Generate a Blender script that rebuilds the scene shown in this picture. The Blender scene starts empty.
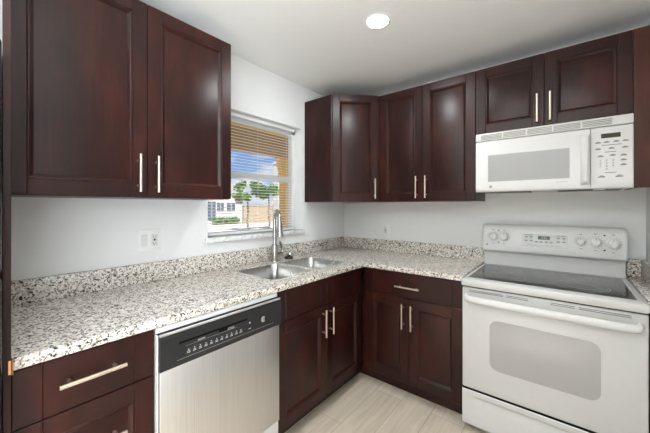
import bpy, bmesh, math, random
from mathutils import Vector, Matrix
random.seed(7)
PI = math.pi
SC = bpy.context.scene
COL = SC.collection

# ------------------------------------------------------------------ camera
cam_data = bpy.data.cameras.new('camera')
cam = bpy.data.objects.new('camera', cam_data); COL.objects.link(cam)
cam.location = (1.8336, -2.5765, 1.3376)
cam.rotation_euler = (PI/2, 0, math.radians(39.10))
cam_data.sensor_width = 36.0
cam_data.lens = 36.0*296.2/650.0
cam_data.shift_y = -9.87/650.0
cam_data.clip_start = 0.02
SC.camera = cam

# ------------------------------------------------------------------ world, sun, exposure
SC.view_settings.view_transform = 'Standard'
SC.view_settings.look = 'None'
SC.view_settings.gamma = 1.0
SC.view_settings.exposure = 0.0
SC.view_settings.use_curve_mapping = False
world = bpy.data.worlds.new('sky_world'); SC.world = world
world.use_nodes = True
wn = world.node_tree; wn.nodes.clear()
w_out = wn.nodes.new('ShaderNodeOutputWorld'); w_bg = wn.nodes.new('ShaderNodeBackground')
w_tc = wn.nodes.new('ShaderNodeTexCoord'); w_sep = wn.nodes.new('ShaderNodeSeparateXYZ')
w_ramp = wn.nodes.new('ShaderNodeValToRGB')
w_noise = wn.nodes.new('ShaderNodeTexNoise'); w_cr = wn.nodes.new('ShaderNodeValToRGB'); w_mix = wn.nodes.new('ShaderNodeMixRGB')
w_map = wn.nodes.new('ShaderNodeMapping'); w_map.inputs['Scale'].default_value = (1, 1, 4)
wn.links.new(w_tc.outputs['Generated'], w_sep.inputs[0]); wn.links.new(w_sep.outputs['Z'], w_ramp.inputs[0])
w_ramp.color_ramp.elements[0].position = 0.0; w_ramp.color_ramp.elements[0].color = (0.42, 0.60, 0.85, 1)
w_ramp.color_ramp.elements[1].position = 0.30; w_ramp.color_ramp.elements[1].color = (0.08, 0.25, 0.70, 1)
wn.links.new(w_tc.outputs['Generated'], w_map.inputs[0]); wn.links.new(w_map.outputs[0], w_noise.inputs['Vector'])
w_noise.inputs['Scale'].default_value = 6.0; w_noise.inputs['Detail'].default_value = 6.0
w_cr.color_ramp.elements[0].position = 0.50; w_cr.color_ramp.elements[0].color = (0, 0, 0, 1)
w_cr.color_ramp.elements[1].position = 0.66; w_cr.color_ramp.elements[1].color = (1, 1, 1, 1)
wn.links.new(w_noise.outputs['Fac'], w_cr.inputs[0]); wn.links.new(w_cr.outputs[0], w_mix.inputs['Fac'])
wn.links.new(w_ramp.outputs[0], w_mix.inputs['Color1']); w_mix.inputs['Color2'].default_value = (0.85, 0.87, 0.9, 1)
wn.links.new(w_mix.outputs[0], w_bg.inputs[0]); w_bg.inputs[1].default_value = 1.0
wn.links.new(w_bg.outputs[0], w_out.inputs[0])

sun_d = bpy.data.lights.new('sun', 'SUN'); sun_d.energy = 14.0; sun_d.angle = 0.01; sun_d.color = (1.0, 0.95, 0.86)
sun = bpy.data.objects.new('sun', sun_d); COL.objects.link(sun)
sun.rotation_euler = Vector((-0.62, 0.30, -0.72)).to_track_quat('-Z', 'Y').to_euler()

def area(name, loc, direction, sx, sy, power, color=(1, 1, 1), shape='RECTANGLE'):
    d = bpy.data.lights.new(name, 'AREA'); d.energy = power; d.color = color; d.shape = shape
    d.size = sx; d.size_y = sy
    o = bpy.data.objects.new(name, d); COL.objects.link(o); o.location = loc
    o.rotation_euler = Vector(direction).to_track_quat('-Z', 'Y').to_euler()
    return o
# added fill light outside an unseen, invented door in the right wall
area('added_door_fill', (2.41, -3.60, 1.05), (-1, 0.12, -0.10), 1.7, 1.9, 88, (0.92, 0.968, 1.0))
LAMPS = [(0.985, -1.046, 10.5), (0.985, -4.1, 8.0), (1.86, -4.1, 8.0)]  # first lamp is in view; the two rear ones are added fill
FILL_UPLIGHT = 90.0

# ------------------------------------------------------------------ materials
class NT:
    def __init__(s, name):
        s.m = bpy.data.materials.new(name); s.m.use_nodes = True
        s.t = s.m.node_tree; s.b = s.t.nodes['Principled BSDF']
    def n(s, typ, **kw):
        nd = s.t.nodes.new('ShaderNode'+typ)
        for k, v in kw.items():
            if hasattr(nd, k): setattr(nd, k, v)
            else: nd.inputs[k].default_value = v
        return nd
    def l(s, a, b): s.t.links.new(a, b)
    def set(s, **kw):
        for k, v in kw.items():
            k = k.replace('_', ' ')
            s.b.inputs[k].default_value = v
        return s
    def coords(s, scale=(1, 1, 1), rand=False):
        tc = s.n('TexCoord'); mp = s.n('Mapping'); mp.inputs['Scale'].default_value = scale
        s.l(tc.outputs['Object'], mp.inputs[0])
        if rand:
            oi = s.n('ObjectInfo'); ml = s.n('Math', operation='MULTIPLY'); ml.inputs[1].default_value = 13.0
            s.l(oi.outputs['Random'], ml.inputs[0])
            cb = s.n('CombineXYZ'); s.l(ml.outputs[0], cb.inputs[0]); s.l(ml.outputs[0], cb.inputs[2])
            s.l(cb.outputs[0], mp.inputs['Location'])
        return mp.outputs[0]
    def ramp(s, fac, stops, interp='LINEAR'):
        r = s.n('ValToRGB'); r.color_ramp.interpolation = interp
        els = r.color_ramp.elements
        while len(els) < len(stops): els.new(0.5)
        for e, (p, c) in zip(els, stops): e.position = p; e.color = (*c, 1)
        s.l(fac, r.inputs[0]); return r.outputs[0]
    def bump(s, h, strength, dist=0.001):
        b = s.n('Bump'); b.inputs['Strength'].default_value = strength; b.inputs['Distance'].default_value = dist
        s.l(h, b.inputs['Height']); s.l(b.outputs[0], s.b.inputs['Normal'])

def plain(name, col, rough=0.5, metal=0.0, spec=0.5, coat=0.0, noise=0.0, nscale=30.0):
    k = NT(name)
    k.set(Base_Color=(*col, 1), Roughness=rough, Metallic=metal)
    k.b.inputs['Specular IOR Level'].default_value = spec
    k.b.inputs['Coat Weight'].default_value = coat
    v = k.coords(); nz = k.n('TexNoise'); nz.inputs['Scale'].default_value = nscale; nz.inputs['Detail'].default_value = 3
    k.l(v, nz.inputs['Vector'])
    a = tuple(c*(1-noise) for c in col); b = tuple(min(1, c*(1+noise)) for c in col)
    k.l(k.ramp(nz.outputs['Fac'], [(0.3, a), (0.7, b)]), k.b.inputs['Base Color'])
    return k.m

def wood(name, dark, mid, light, rough=0.34):
    k = NT(name)
    v = k.coords((7, 7, 2.6), True)
    n1 = k.n('TexNoise'); n1.inputs['Scale'].default_value = 1.2; n1.inputs['Detail'].default_value = 5; n1.inputs['Distortion'].default_value = 0.6
    k.l(v, n1.inputs['Vector'])
    v2 = k.coords((160, 160, 5), True)
    n2 = k.n('TexNoise'); n2.inputs['Scale'].default_value = 1.0; n2.inputs['Detail'].default_value = 4
    k.l(v2, n2.inputs['Vector'])
    mx = k.n('Math', operation='MULTIPLY_ADD'); mx.inputs[1].default_value = 0.28; 
    k.l(n2.outputs['Fac'], mx.inputs[0]); 
    m2 = k.n('Math', operation='MULTIPLY'); m2.inputs[1].default_value = 0.74
    k.l(n1.outputs['Fac'], m2.inputs[0]); k.l(m2.outputs[0], mx.inputs[2])
    k.l(k.ramp(mx.outputs[0], [(0.33, dark), (0.52, mid), (0.70, light)]), k.b.inputs['Base Color'])
    k.b.inputs['Roughness'].default_value = rough
    k.b.inputs['Specular IOR Level'].default_value = 0.29
    k.b.inputs['Coat Weight'].default_value = 0.0
    k.bump(n2.outputs['Fac'], 0.05, 0.0006)
    return k.m

M = {}
M['wood'] = wood('espresso_cherry_wood', (0.010, 0.0026, 0.0018), (0.0225, 0.0050, 0.0034), (0.048, 0.0100, 0.0064), 0.34)
M['veneer'] = wood('reddish_wood_veneer', (0.038, 0.0125, 0.0075), (0.070, 0.0230, 0.0135), (0.100, 0.034, 0.020), 0.34)
M['wood_in'] = plain('cabinet_interior', (0.03, 0.012, 0.01), 0.6)
M['nickel'] = plain('brushed_nickel', (0.66, 0.565, 0.47), 0.36, 1.0, noise=0.04, nscale=200)
M['chrome'] = plain('chrome', (0.75, 0.75, 0.76), 0.12, 1.0)
M['faucet'] = plain('brushed_faucet_steel', (0.50, 0.475, 0.45), 0.27, 1.0, noise=0.05, nscale=150)
M['black_plastic'] = plain('black_plastic', (0.015, 0.015, 0.016), 0.28, spec=0.4, noise=0.05)
M['black_gloss'] = plain('black_enamel', (0.012, 0.012, 0.013), 0.15)
M['dark'] = plain('dark_gap', (0.003, 0.003, 0.003), 0.8, spec=0.1)
M['enamel'] = plain('white_enamel', (0.60, 0.595, 0.58), 0.22, coat=0.3, noise=0.01)
M['plastic'] = plain('white_plastic', (0.70, 0.695, 0.68), 0.35, noise=0.01)
M['grey_vent'] = plain('grey_vent_slots', (0.27, 0.27, 0.24), 0.6)
M['slot_grey'] = plain('dark_vent_slots', (0.16, 0.155, 0.15), 0.6)
M['grey_mark'] = plain('grey_printing', (0.09, 0.09, 0.09), 0.5)
M['white_mark'] = plain('white_printing', (0.62, 0.62, 0.62), 0.5)
M['display'] = plain('display_glass', (0.055, 0.048, 0.026), 0.35, spec=0.15)
M['green_display'] = plain('range_display_glass', (0.05, 0.075, 0.05), 0.2)
M['blind'] = plain('white_blind_vinyl', (0.84, 0.84, 0.82), 0.4)
M['frame'] = plain('white_window_vinyl', (0.82, 0.82, 0.80), 0.35)
M['trim_white'] = plain('white_trim', (0.82, 0.82, 0.80), 0.4)

def wall_mat(name, col):
    k = NT(name); k.set(Roughness=0.75)
    k.b.inputs['Specular IOR Level'].default_value = 0.25
    v = k.coords(); nz = k.n('TexNoise'); nz.inputs['Scale'].default_value = 140; nz.inputs['Detail'].default_value = 3
    k.l(v, nz.inputs['Vector'])
    k.l(k.ramp(nz.outputs['Fac'], [(0.3, tuple(c*0.985 for c in col)), (0.7, col)]), k.b.inputs['Base Color'])
    k.bump(nz.outputs['Fac'], 0.06, 0.001)
    return k.m
M['wall'] = wall_mat('white_wall_paint', (0.80, 0.80, 0.79))
M['ceiling'] = wall_mat('white_ceiling_paint', (0.87, 0.87, 0.855))

def granite():
    k = NT('speckled_granite')
    v = k.coords()
    nz = k.n('TexNoise'); nz.inputs['Scale'].default_value = 60; nz.inputs['Detail'].default_value = 3
    k.l(v, nz.inputs['Vector'])
    sub = k.n('VectorMath', operation='SUBTRACT'); sub.inputs[1].default_value = (0.5, 0.5, 0.5); k.l(nz.outputs['Color'], sub.inputs[0])
    scl = k.n('VectorMath', operation='SCALE'); scl.inputs['Scale'].default_value = 0.022; k.l(sub.outputs[0], scl.inputs[0])
    add = k.n('VectorMath', operation='ADD'); k.l(v, add.inputs[0]); k.l(scl.outputs[0], add.inputs[1])
    vo = k.n('TexVoronoi'); vo.inputs['Scale'].default_value = 185; k.l(add.outputs[0], vo.inputs['Vector'])
    s1 = k.n('SeparateColor'); k.l(vo.outputs['Color'], s1.inputs[0])
    # clustering mask
    n2 = k.n('TexNoise'); n2.inputs['Scale'].default_value = 48; n2.inputs['Detail'].default_value = 2; k.l(v, n2.inputs['Vector'])
    ad = k.n('Math', operation='MULTIPLY_ADD'); ad.inputs[1].default_value = 0.9; k.l(n2.outputs['Fac'], ad.inputs[0]); 
    sb = k.n('Math', operation='SUBTRACT'); sb.inputs[1].default_value = 0.45; k.l(s1.outputs[0], sb.inputs[0]); k.l(sb.outputs[0], ad.inputs[2])
    c1 = k.ramp(ad.outputs[0], [(0.0, (0.022, 0.018, 0.015)), (0.09, (0.12, 0.095, 0.075)), (0.18, (0.28, 0.235, 0.19)), (0.30, (0.52, 0.465, 0.40)), (0.46, (0.72, 0.67, 0.60)), (0.75, (0.82, 0.78, 0.72))], 'CONSTANT')
    k.l(c1, k.b.inputs['Base Color'])
    k.set(Roughness=0.22)
    return k.m
M['granite'] = granite()

def steel(name, axis_scale, col=(0.62, 0.61, 0.60), rough=0.34):
    k = NT(name); k.set(Metallic=1.0, Roughness=rough)
    v = k.coords(axis_scale); nz = k.n('TexNoise'); nz.inputs['Scale'].default_value = 1; nz.inputs['Detail'].default_value = 4
    k.l(v, nz.inputs['Vector'])
    k.l(k.ramp(nz.outputs['Fac'], [(0.3, tuple(c*0.9 for c in col)), (0.7, tuple(min(1, c*1.08) for c in col))]), k.b.inputs['Base Color'])
    k.l(k.ramp(nz.outputs['Fac'], [(0.3, (rough-.04,)*3), (0.7, (rough+.06,)*3)]), k.b.inputs['Roughness'])
    return k.m
M['steel'] = steel('brushed_stainless', (400, 400, 3), (0.74, 0.73, 0.72), 0.36)
M['sink_steel'] = steel('sink_stainless', (8, 200, 8), (0.55, 0.545, 0.53), 0.30)

def ceramic():
    k = NT('ceramic_glass'); k.set(Roughness=0.08)
    v = k.coords(); vo = k.n('TexVoronoi'); vo.inputs['Scale'].default_value = 420; k.l(v, vo.inputs['Vector'])
    k.l(k.ramp(vo.outputs['Distance'], [(0.0, (0.16, 0.155, 0.15)), (0.28, (0.03, 0.029, 0.028))]), k.b.inputs['Base Color'])
    return k.m
M['ceramic'] = ceramic()

def dotted(name, a, b, scale, rough=0.18):
    k = NT(name); k.set(Roughness=rough)
    v = k.coords(); vo = k.n('TexVoronoi'); vo.inputs['Scale'].default_value = scale; vo.inputs['Randomness'].default_value = 0.0
    k.l(v, vo.inputs['Vector'])
    k.l(k.ramp(vo.outputs['Distance'], [(0.30, a), (0.45, b)]), k.b.inputs['Base Color'])
    return k.m
M['oven_glass'] = dotted('dotted_oven_glass', (0.32, 0.31, 0.295), (0.44, 0.43, 0.41), 260)
M['micro_glass'] = dotted('dotted_microwave_glass', (0.24, 0.235, 0.23), (0.36, 0.355, 0.345), 330)

def planks():
    k = NT('beige_wood_look_planks'); k.set(Roughness=0.38)
    tc = k.n('TexCoord'); mp = k.n('Mapping'); mp.inputs['Rotation'].default_value = (0, 0, PI/2); mp.inputs['Location'].default_value = (0.1, 0.044, 0)
    k.l(tc.outputs['Object'], mp.inputs[0])
    br = k.n('TexBrick'); br.offset = 0.37; br.inputs['Scale'].default_value = 1.0
    br.inputs['Brick Width'].default_value = 1.2; br.inputs['Row Height'].default_value = 0.2
    br.inputs['Mortar Size'].default_value = 0.0016; br.inputs['Mortar Smooth'].default_value = 0.2
    br.inputs['Color1'].default_value = (0.62, 0.535, 0.435, 1); br.inputs['Color2'].default_value = (0.69, 0.605, 0.50, 1)
    br.inputs['Mortar'].default_value = (0.34, 0.28, 0.22, 1)
    k.l(mp.outputs[0], br.inputs['Vector'])
    v = k.coords((22, 1.6, 1)); nz = k.n('TexNoise'); nz.inputs['Scale'].default_value = 1.6; nz.inputs['Detail'].default_value = 6; nz.inputs['Distortion'].default_value = 0.8
    k.l(v, nz.inputs['Vector'])
    g = k.ramp(nz.outputs['Fac'], [(0.3, (0.82, 0.80, 0.78)), (0.65, (1.05, 1.04, 1.03))])
    mx = k.n('MixRGB', blend_type='MULTIPLY'); mx.inputs['Fac'].default_value = 1.0
    k.l(br.outputs['Color'], mx.inputs['Color1']); k.l(g, mx.inputs['Color2']); k.l(mx.outputs[0], k.b.inputs['Base Color'])
    return k.m
M['floor'] = planks()

def marble():
    k = NT('white_marble_sill'); k.set(Roughness=0.2)
    v = k.coords((3, 3, 3)); nz = k.n('TexNoise'); nz.inputs['Scale'].default_value = 5; nz.inputs['Detail'].default_value = 8; nz.inputs['Distortion'].default_value = 1.5
    k.l(v, nz.inputs['Vector'])
    k.l(k.ramp(nz.outputs['Fac'], [(0.35, (0.55, 0.55, 0.55)), (0.5, (0.80, 0.80, 0.79)), (0.7, (0.84, 0.84, 0.82))]), k.b.inputs['Base Color'])
    return k.m
M['marble'] = marble()

def glass():
    k = NT('window_glass'); t = k.t
    out = t.nodes['Material Output']; tr = k.n('BsdfTransparent'); gl = k.n('BsdfGlossy'); gl.inputs['Roughness'].default_value = 0.02
    mx = k.n('MixShader'); fr = k.n('Fresnel'); fr.inputs['IOR'].default_value = 1.25
    k.l(fr.outputs[0], mx.inputs[0]); k.l(tr.outputs[0], mx.inputs[1]); k.l(gl.outputs[0], mx.inputs[2]); k.l(mx.outputs[0], out.inputs[0])
    return k.m
M['glass'] = glass()
k = NT('lamp_diffuser'); k.set(Base_Color=(1, 1, 1, 1)); k.b.inputs['Emission Color'].default_value = (1, 0.98, 0.95, 1); k.b.inputs['Emission Strength'].default_value = 14.0
M['lamp'] = k.m
def boards(name, a, b, scale_axis):
    k = NT(name); k.set(Roughness=0.6)
    v = k.coords(scale_axis); nz = k.n('TexNoise'); nz.inputs['Scale'].default_value = 2; nz.inputs['Detail'].default_value = 4
    k.l(v, nz.inputs['Vector']); k.l(k.ramp(nz.outputs['Fac'], [(0.35, a), (0.65, b)]), k.b.inputs['Base Color'])
    return k.m
M['soffit'] = boards('golden_soffit_boards', (0.90, 0.60, 0.13), (0.95, 0.70, 0.22), (9, 0.6, 1))
M['beam'] = boards('brown_beam', (0.42, 0.24, 0.08), (0.55, 0.32, 0.11), (6, 0.6, 6))
M['post'] = boards('orange_stucco_post', (0.82, 0.42, 0.06), (0.90, 0.50, 0.09), (6, 6, 1))
M['stucco'] = plain('white_stucco', (0.36, 0.36, 0.355), 0.8, noise=0.04)
M['tan'] = plain('tan_stucco', (0.24, 0.19, 0.125), 0.8, noise=0.06)
M['ext_window'] = plain('dark_building_window', (0.06, 0.08, 0.11), 0.2)
M['red_roof'] = plain('red_roof_tiles', (0.45, 0.10, 0.07), 0.7, noise=0.2)
M['leaf'] = plain('green_leaves', (0.075, 0.15, 0.03), 0.5, noise=0.35, nscale=8)
M['bark'] = plain('grey_bark', (0.10, 0.085, 0.07), 0.8, noise=0.2)
M['ground'] = plain('pale_paving', (0.46, 0.44, 0.40), 0.8, noise=0.1, nscale=4)
M['grass'] = plain('lawn', (0.12, 0.24, 0.05), 0.8, noise=0.3, nscale=6)
M['copper'] = plain('copper_hinge', (0.70, 0.38, 0.16), 0.35, 1.0)

# ------------------------------------------------------------------ mesh helpers
class MB:
    def __init__(s): s.bm = bmesh.new()
    def box(s, x0, x1, y0, y1, z0, z1, bev=0.0, seg=2):
        x0, x1 = min(x0, x1), max(x0, x1); y0, y1 = min(y0, y1), max(y0, y1); z0, z1 = min(z0, z1), max(z0, z1)
        t = bmesh.new()
        vs = [t.verts.new((x, y, z)) for x in (x0, x1) for y in (y0, y1) for z in (z0, z1)]
        for f in ((0, 1, 3, 2), (4, 6, 7, 5), (0, 4, 5, 1), (2, 3, 7, 6), (0, 2, 6, 4), (1, 5, 7, 3)): t.faces.new([vs[i] for i in f])
        bmesh.ops.recalc_face_normals(t, faces=t.faces)
        if bev > 0: bmesh.ops.bevel(t, geom=list(t.edges), offset=min(bev, 0.45*min(x1-x0, y1-y0, z1-z0)), segments=seg, profile=0.5, affect='EDGES')
        s._merge(t); return s
    def _merge(s, t, mat=None):
        if mat is not None: bmesh.ops.transform(t, matrix=mat, verts=t.verts)
        me = bpy.data.meshes.new('tmp'); t.to_mesh(me); t.free(); s.bm.from_mesh(me); bpy.data.meshes.remove(me)
    def loops(s, rings, cap0=True, cap1=True, closed=True):
        V = [[s.bm.verts.new(p) for p in r] for r in rings]
        n = len(V[0])
        for a, b in zip(V[:-1], V[1:]):
            for i in range(n if closed else n-1):
                j = (i+1) % n
                try: s.bm.faces.new((a[i], a[j], b[j], b[i]))
                except ValueError: pass
        if cap0: s.bm.faces.new(list(reversed(V[0])))
        if cap1: s.bm.faces.new(V[-1])
        return s
    def lathe(s, prof, c=(0, 0, 0), axis='z', n=24, cap0=True, cap1=True):
        c = Vector(c); rings = []
        for r, h in prof:
            ring = []
            for i in range(n):
                a = 2*PI*i/n; u, v = r*math.cos(a), r*math.sin(a)
                p = {'z': (u, v, h), 'y': (u, h, v), 'x': (h, u, v)}[axis]
                ring.append(c+Vector(p))
            rings.append(ring)
        return s.loops(rings, cap0, cap1)
    def tube(s, pts, rad, n=12, cap=True):
        pts = [Vector(p) for p in pts]; rs = rad if isinstance(rad, (list, tuple)) else [rad]*len(pts)
        rings = []; prev = None
        for i, p in enumerate(pts):
            t = (pts[min(i+1, len(pts)-1)]-pts[max(i-1, 0)]).normalized()
            if prev is None:
                up = Vector((0, 0, 1)) if abs(t.z) < 0.9 else Vector((1, 0, 0))
                a = t.cross(up).normalized()
            else: a = (prev-t*prev.dot(t)).normalized()
            b = t.cross(a); prev = a
            rings.append([p+rs[i]*(math.cos(2*PI*k/n)*a+math.sin(2*PI*k/n)*b) for k in range(n)])
        return s.loops(rings, cap, cap)
    def text(s, body, size, mat, extrude=0.0002, align='CENTER'):
        cu = bpy.data.curves.new('t', 'FONT'); cu.body = body; cu.size = size; cu.align_x = align; cu.align_y = 'CENTER'; cu.extrude = extrude
        cu.resolution_u = 3
        ob = bpy.data.objects.new('t', cu); COL.objects.link(ob)
        dg = bpy.context.evaluated_depsgraph_get(); me = bpy.data.meshes.new_from_object(ob.evaluated_get(dg))
        me.transform(mat); s.bm.from_mesh(me); bpy.data.meshes.remove(me); bpy.data.objects.remove(ob); bpy.data.curves.remove(cu)
        return s
    def build(s, name, mat, parent=None, smooth=True, angle=35):
        bmesh.ops.recalc_face_normals(s.bm, faces=s.bm.faces)
        me = bpy.data.meshes.new(name); s.bm.to_mesh(me); s.bm.free()
        o = bpy.data.objects.new(name, me); COL.objects.link(o)
        me.materials.append(mat)
        if smooth:
            for p in me.polygons: p.use_smooth = True
            me.set_sharp_from_angle(angle=math.radians(angle))
        if parent is not None: o.parent = parent
        return o

def rrect(x0, x1, y0, y1, r, n=6):
    pts = []
    for cx, cy, a0 in ((x1-r, y1-r, 0), (x0+r, y1-r, PI/2), (x0+r, y0+r, PI), (x1-r, y0+r, 1.5*PI)):
        for i in range(n+1):
            a = a0+PI/2*i/n; pts.append((cx+r*math.cos(a), cy+r*math.sin(a)))
    return pts
def tag(o, label, cat, group=None):
    o['label'] = label; o['category'] = cat
    if group: o['group'] = group
    return o
def thing(name, label, cat, loc=(0, 0, 0), rot=0, group=None):
    o = bpy.data.objects.new(name, None); COL.objects.link(o); o.location = loc; o.rotation_euler = (0, 0, rot)
    o.empty_display_size = 0.05
    return tag(o, label, cat, group)
def struct(o): o['kind'] = 'structure'; return o

# ------------------------------------------------------------------ room shell
RX, RY, CZ = 2.205, -5.0, 2.418
WY0, WY1, WZ0, WZ1 = -1.547, -0.645, 1.12, 2.032        # window opening
struct(MB().box(0, RX, RY, 0, -0.12, 0).build('floor', M['floor']))
struct(MB().box(-0.16, RX+0.16, RY-0.16, 0.16, CZ, CZ+0.15).build('ceiling', M['ceiling']))
wl = MB()
wl.box(-0.15, 0, RY, WY0, 0, CZ); wl.box(-0.15, 0, WY1, 0, 0, CZ)
wl.box(-0.15, 0, WY0, WY1, 0, WZ0-0.02); wl.box(-0.15, 0, WY0, WY1, WZ1, CZ)
struct(wl.build('wall_left', M['wall'], smooth=False))
struct(MB().box(-0.15, RX+0.15, 0, 0.15, 0, CZ).build('wall_back', M['wall'], smooth=False))
wr = MB(); DY0, DY1, DZ = -4.50, -2.70, 2.05
wr.box(RX, RX+0.15, RY, DY0, 0, CZ); wr.box(RX, RX+0.15, DY1, 0, 0, CZ); wr.box(RX, RX+0.15, DY0, DY1, DZ, CZ)
struct(wr.build('wall_right', M['wall'], smooth=False))
struct(MB().box(-0.15, RX+0.15, RY-0.15, RY, 0, CZ).build('wall_front', M['wall'], smooth=False))
d1 = struct(bpy.data.objects.new('added_door_1', None)); COL.objects.link(d1); d1.location = (RX, 0, 0)  # unseen glazed door, added to admit the fill light
fr = MB(); DM = (DY0+DY1)/2
for a, b in ((DY0, DY0+0.05), (DM-0.025, DM+0.025), (DY1-0.05, DY1)): fr.box(0.03, 0.09, a, b, 0, DZ, 0.004)
fr.box(0.03, 0.09, DY0, DY1, DZ-0.06, DZ, 0.004); fr.box(0.03, 0.09, DY0, DY1, 0, 0.06, 0.004)
fr.build('door_frame', M['frame'], d1)
MB().box(0.057, 0.063, DY0+0.05, DM-0.025, 0.06, DZ-0.06).build('glass_pane', M['glass'], d1, False)
MB().box(0.057, 0.063, DM+0.025, DY1-0.05, 0.06, DZ-0.06).build('glass_pane', M['glass'], d1, False)

# window in the left wall
w1 = struct(bpy.data.objects.new('window_1', None)); COL.objects.link(w1)
f = MB(); xa, xb = -0.135, -0.092
f.box(xa, xb, WY0, WY0+0.045, WZ0, WZ1, 0.003); f.box(xa, xb, WY1-0.045, WY1, WZ0, WZ1, 0.003)
f.box(xa, xb, WY0, WY1, WZ1-0.045, WZ1, 0.003); f.box(xa, xb, WY0, WY1, WZ0, WZ0+0.035, 0.003)
f.build('window_frame', M['frame'], w1)
MB().box(-0.128, -0.088, WY0+0.046, WY1-0.046, 1.555, 1.60, 0.003).build('meeting_rail', M['frame'], w1)
MB().box(-0.115, -0.112, WY0+0.046, WY1-0.046, WZ0+0.036, 1.554).build('window_pane', M['glass'], w1, False)
MB().box(-0.125, -0.122, WY0+0.046, WY1-0.046, 1.601, WZ1-0.046).build('window_pane', M['glass'], w1, False)
t1 = MB(); t1.box(-0.15, 0.0, WY0, WY1, WZ0-0.02, WZ0-0.0005); t1.box(0.0, 0.028, WY0-0.022, WY1+0.016, WZ0-0.022, WZ0+0.012, 0.006)
t1.box(-0.09, 0.01, WY0+.0005, WY1-.0005, WZ0-.0005, WZ0+0.012)
sill = t1.build('window_sill', M['marble'], w1)

# ------------------------------------------------------------------ outside the window
ext = struct(MB().box(-60, -0.16, -30, 60, -0.35, -0.15).build('ground', M['ground'], smooth=False))
# porch roof
so = MB()
for i in range(14):
    x1 = -0.16-i*0.108; so.box(x1-0.104, x1, -4, 4, 2.42, 2.45, 0.006, 1)
so.box(-1.9, -0.16, -4, 4, 2.45, 2.60)
struct(so.build('porch_ceiling', M['soffit']))
tag(MB().box(-1.72, -1.56, -4, 4, 2.11, 2.415, 0.01).build('porch_beam', M['beam']), 'brown wooden beam under the porch ceiling outside the window', 'beam')
p = thing('porch_post', 'orange porch post outside the right side of the window', 'post', (-1.64, 0.665, -0.15))
MB().box(-0.06, 0.06, -0.055, 0.065, 0, 2.255, 0.01).build('shaft', M['post'], p)
br = MB(); prof = [(-0.14, 2.255), (-0.057, 2.255), (-0.057, 1.83), (-0.063, 1.92), (-0.080, 2.05), (-0.105, 2.16)]
br.loops([[Vector((-0.05, y, z)) for y, z in prof], [Vector((0.05, y, z)) for y, z in prof]]); br.build('bracket', M['post'], p, False)

def tree(label, base, h, crown, seed, group):
    rnd = random.Random(seed)
    t = thing('slender_tree', label, 'tree', base, 0, group)
    pts = [(0.07*math.sin(i*1.3+seed), 0.07*math.cos(i*1.7+seed), h*i/6) for i in range(7)]
    MB().tube(pts, [0.07-0.006*i for i in range(7)], 8).build('trunk', M['bark'], t)
    fo = MB(); blobs = []
    for i in range(9):
        a, u = rnd.uniform(0, 2*PI), rnd.uniform(-0.7, 0.8); q = math.sqrt(1-u*u)
        blobs.append((Vector((crown*.62*q*math.cos(a), crown*.68*q*math.sin(a), h+0.15+crown*.55*u)), crown*rnd.uniform(.28, .45)))
    for bc, br_ in blobs:
        for i in range(90):
            v = Vector((rnd.gauss(0, 1), rnd.gauss(0, 1), rnd.gauss(0, 1))).normalized()
            c = bc+v*br_*rnd.uniform(0.35, 1)
            d1_ = Vector((rnd.gauss(0, 1), rnd.gauss(0, 1), rnd.gauss(0, .7))).normalized()
            e = d1_.cross(Vector((rnd.gauss(0, 1), rnd.gauss(0, 1), rnd.gauss(0, 1)))).normalized(); L = rnd.uniform(.09, .17)
            fo.bm.faces.new([fo.bm.verts.new(c+w) for w in (-L*d1_, 0.35*L*e, L*d1_, -0.35*L*e)])
    fo.build('foliage', M['leaf'], t, False)
tree('slender tree outside the window, left of the pair', (-13, 8.33, -0.15), 2.25, 0.95, 1, 'trees outside the window')
tree('slender tree outside the window, right of the pair, nearer the post', (-13, 9.95, -0.15), 2.25, 0.72, 5, 'trees outside the window')
fw = thing('garden_wall', 'tan wall behind the trees outside the window', 'wall', (-20, 12.95, -0.15))
MB().box(-0.1, 0.1, 0, 13, 0, 1.50).build('wall_panel', M['tan'], fw)
MB().box(-0.14, 0.14, -0.04, 13.04, 1.50, 1.60).build('coping', M['tan'], fw)
b = thing('distant_building', 'white building with dark windows seen through the blinds at lower left', 'building', (-26, 10.0, -0.15))
MB().box(-7, 0, 0.0, 7.2, 0, 2.70).build('facade', M['stucco'], b, False)
MB().box(-7.1, 0.1, -0.1, 7.3, 2.70, 2.85).build('roof', M['stucco'], b, False)
MB().box(0.0, 0.5, 6.1, 7.0, 2.30, 2.55, 0.02).build('awning', M['red_roof'], b)
for (ya, yb, za, zb) in ((3.0, 3.9, 0.0, 2.0), (4.05, 4.85, 1.0, 1.9), (5.2, 6.2, 1.0, 1.9), (1.4, 2.6, 1.0, 1.9)):
    wd_ = MB().box(0.0, 0.04, ya, yb, za, zb, 0.01, 1).build('window', M['ext_window'], b)
    MB().box(0.03, 0.055, (ya+yb)/2-0.03, (ya+yb)/2+0.03, za, zb).build('mullion', M['stucco'], wd_)
b2 = thing('white_building_block', 'tall white block standing in for a white building just left of the porch post outside', 'pillar', (-19.0, 16.2, -0.15))  # narrow block standing in for part of a distant white building
MB().box(-0.8, 0, 0.0, 0.75, 0, 5.5, 0.02, 1).build('shaft', M['stucco'], b2, False)
MB().box(-0.86, 0.06, -0.06, 0.81, 5.5, 5.7, 0.02, 1).build('cap', M['stucco'], b2, False)
hg = MB(); rnd = random.Random(3)
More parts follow.
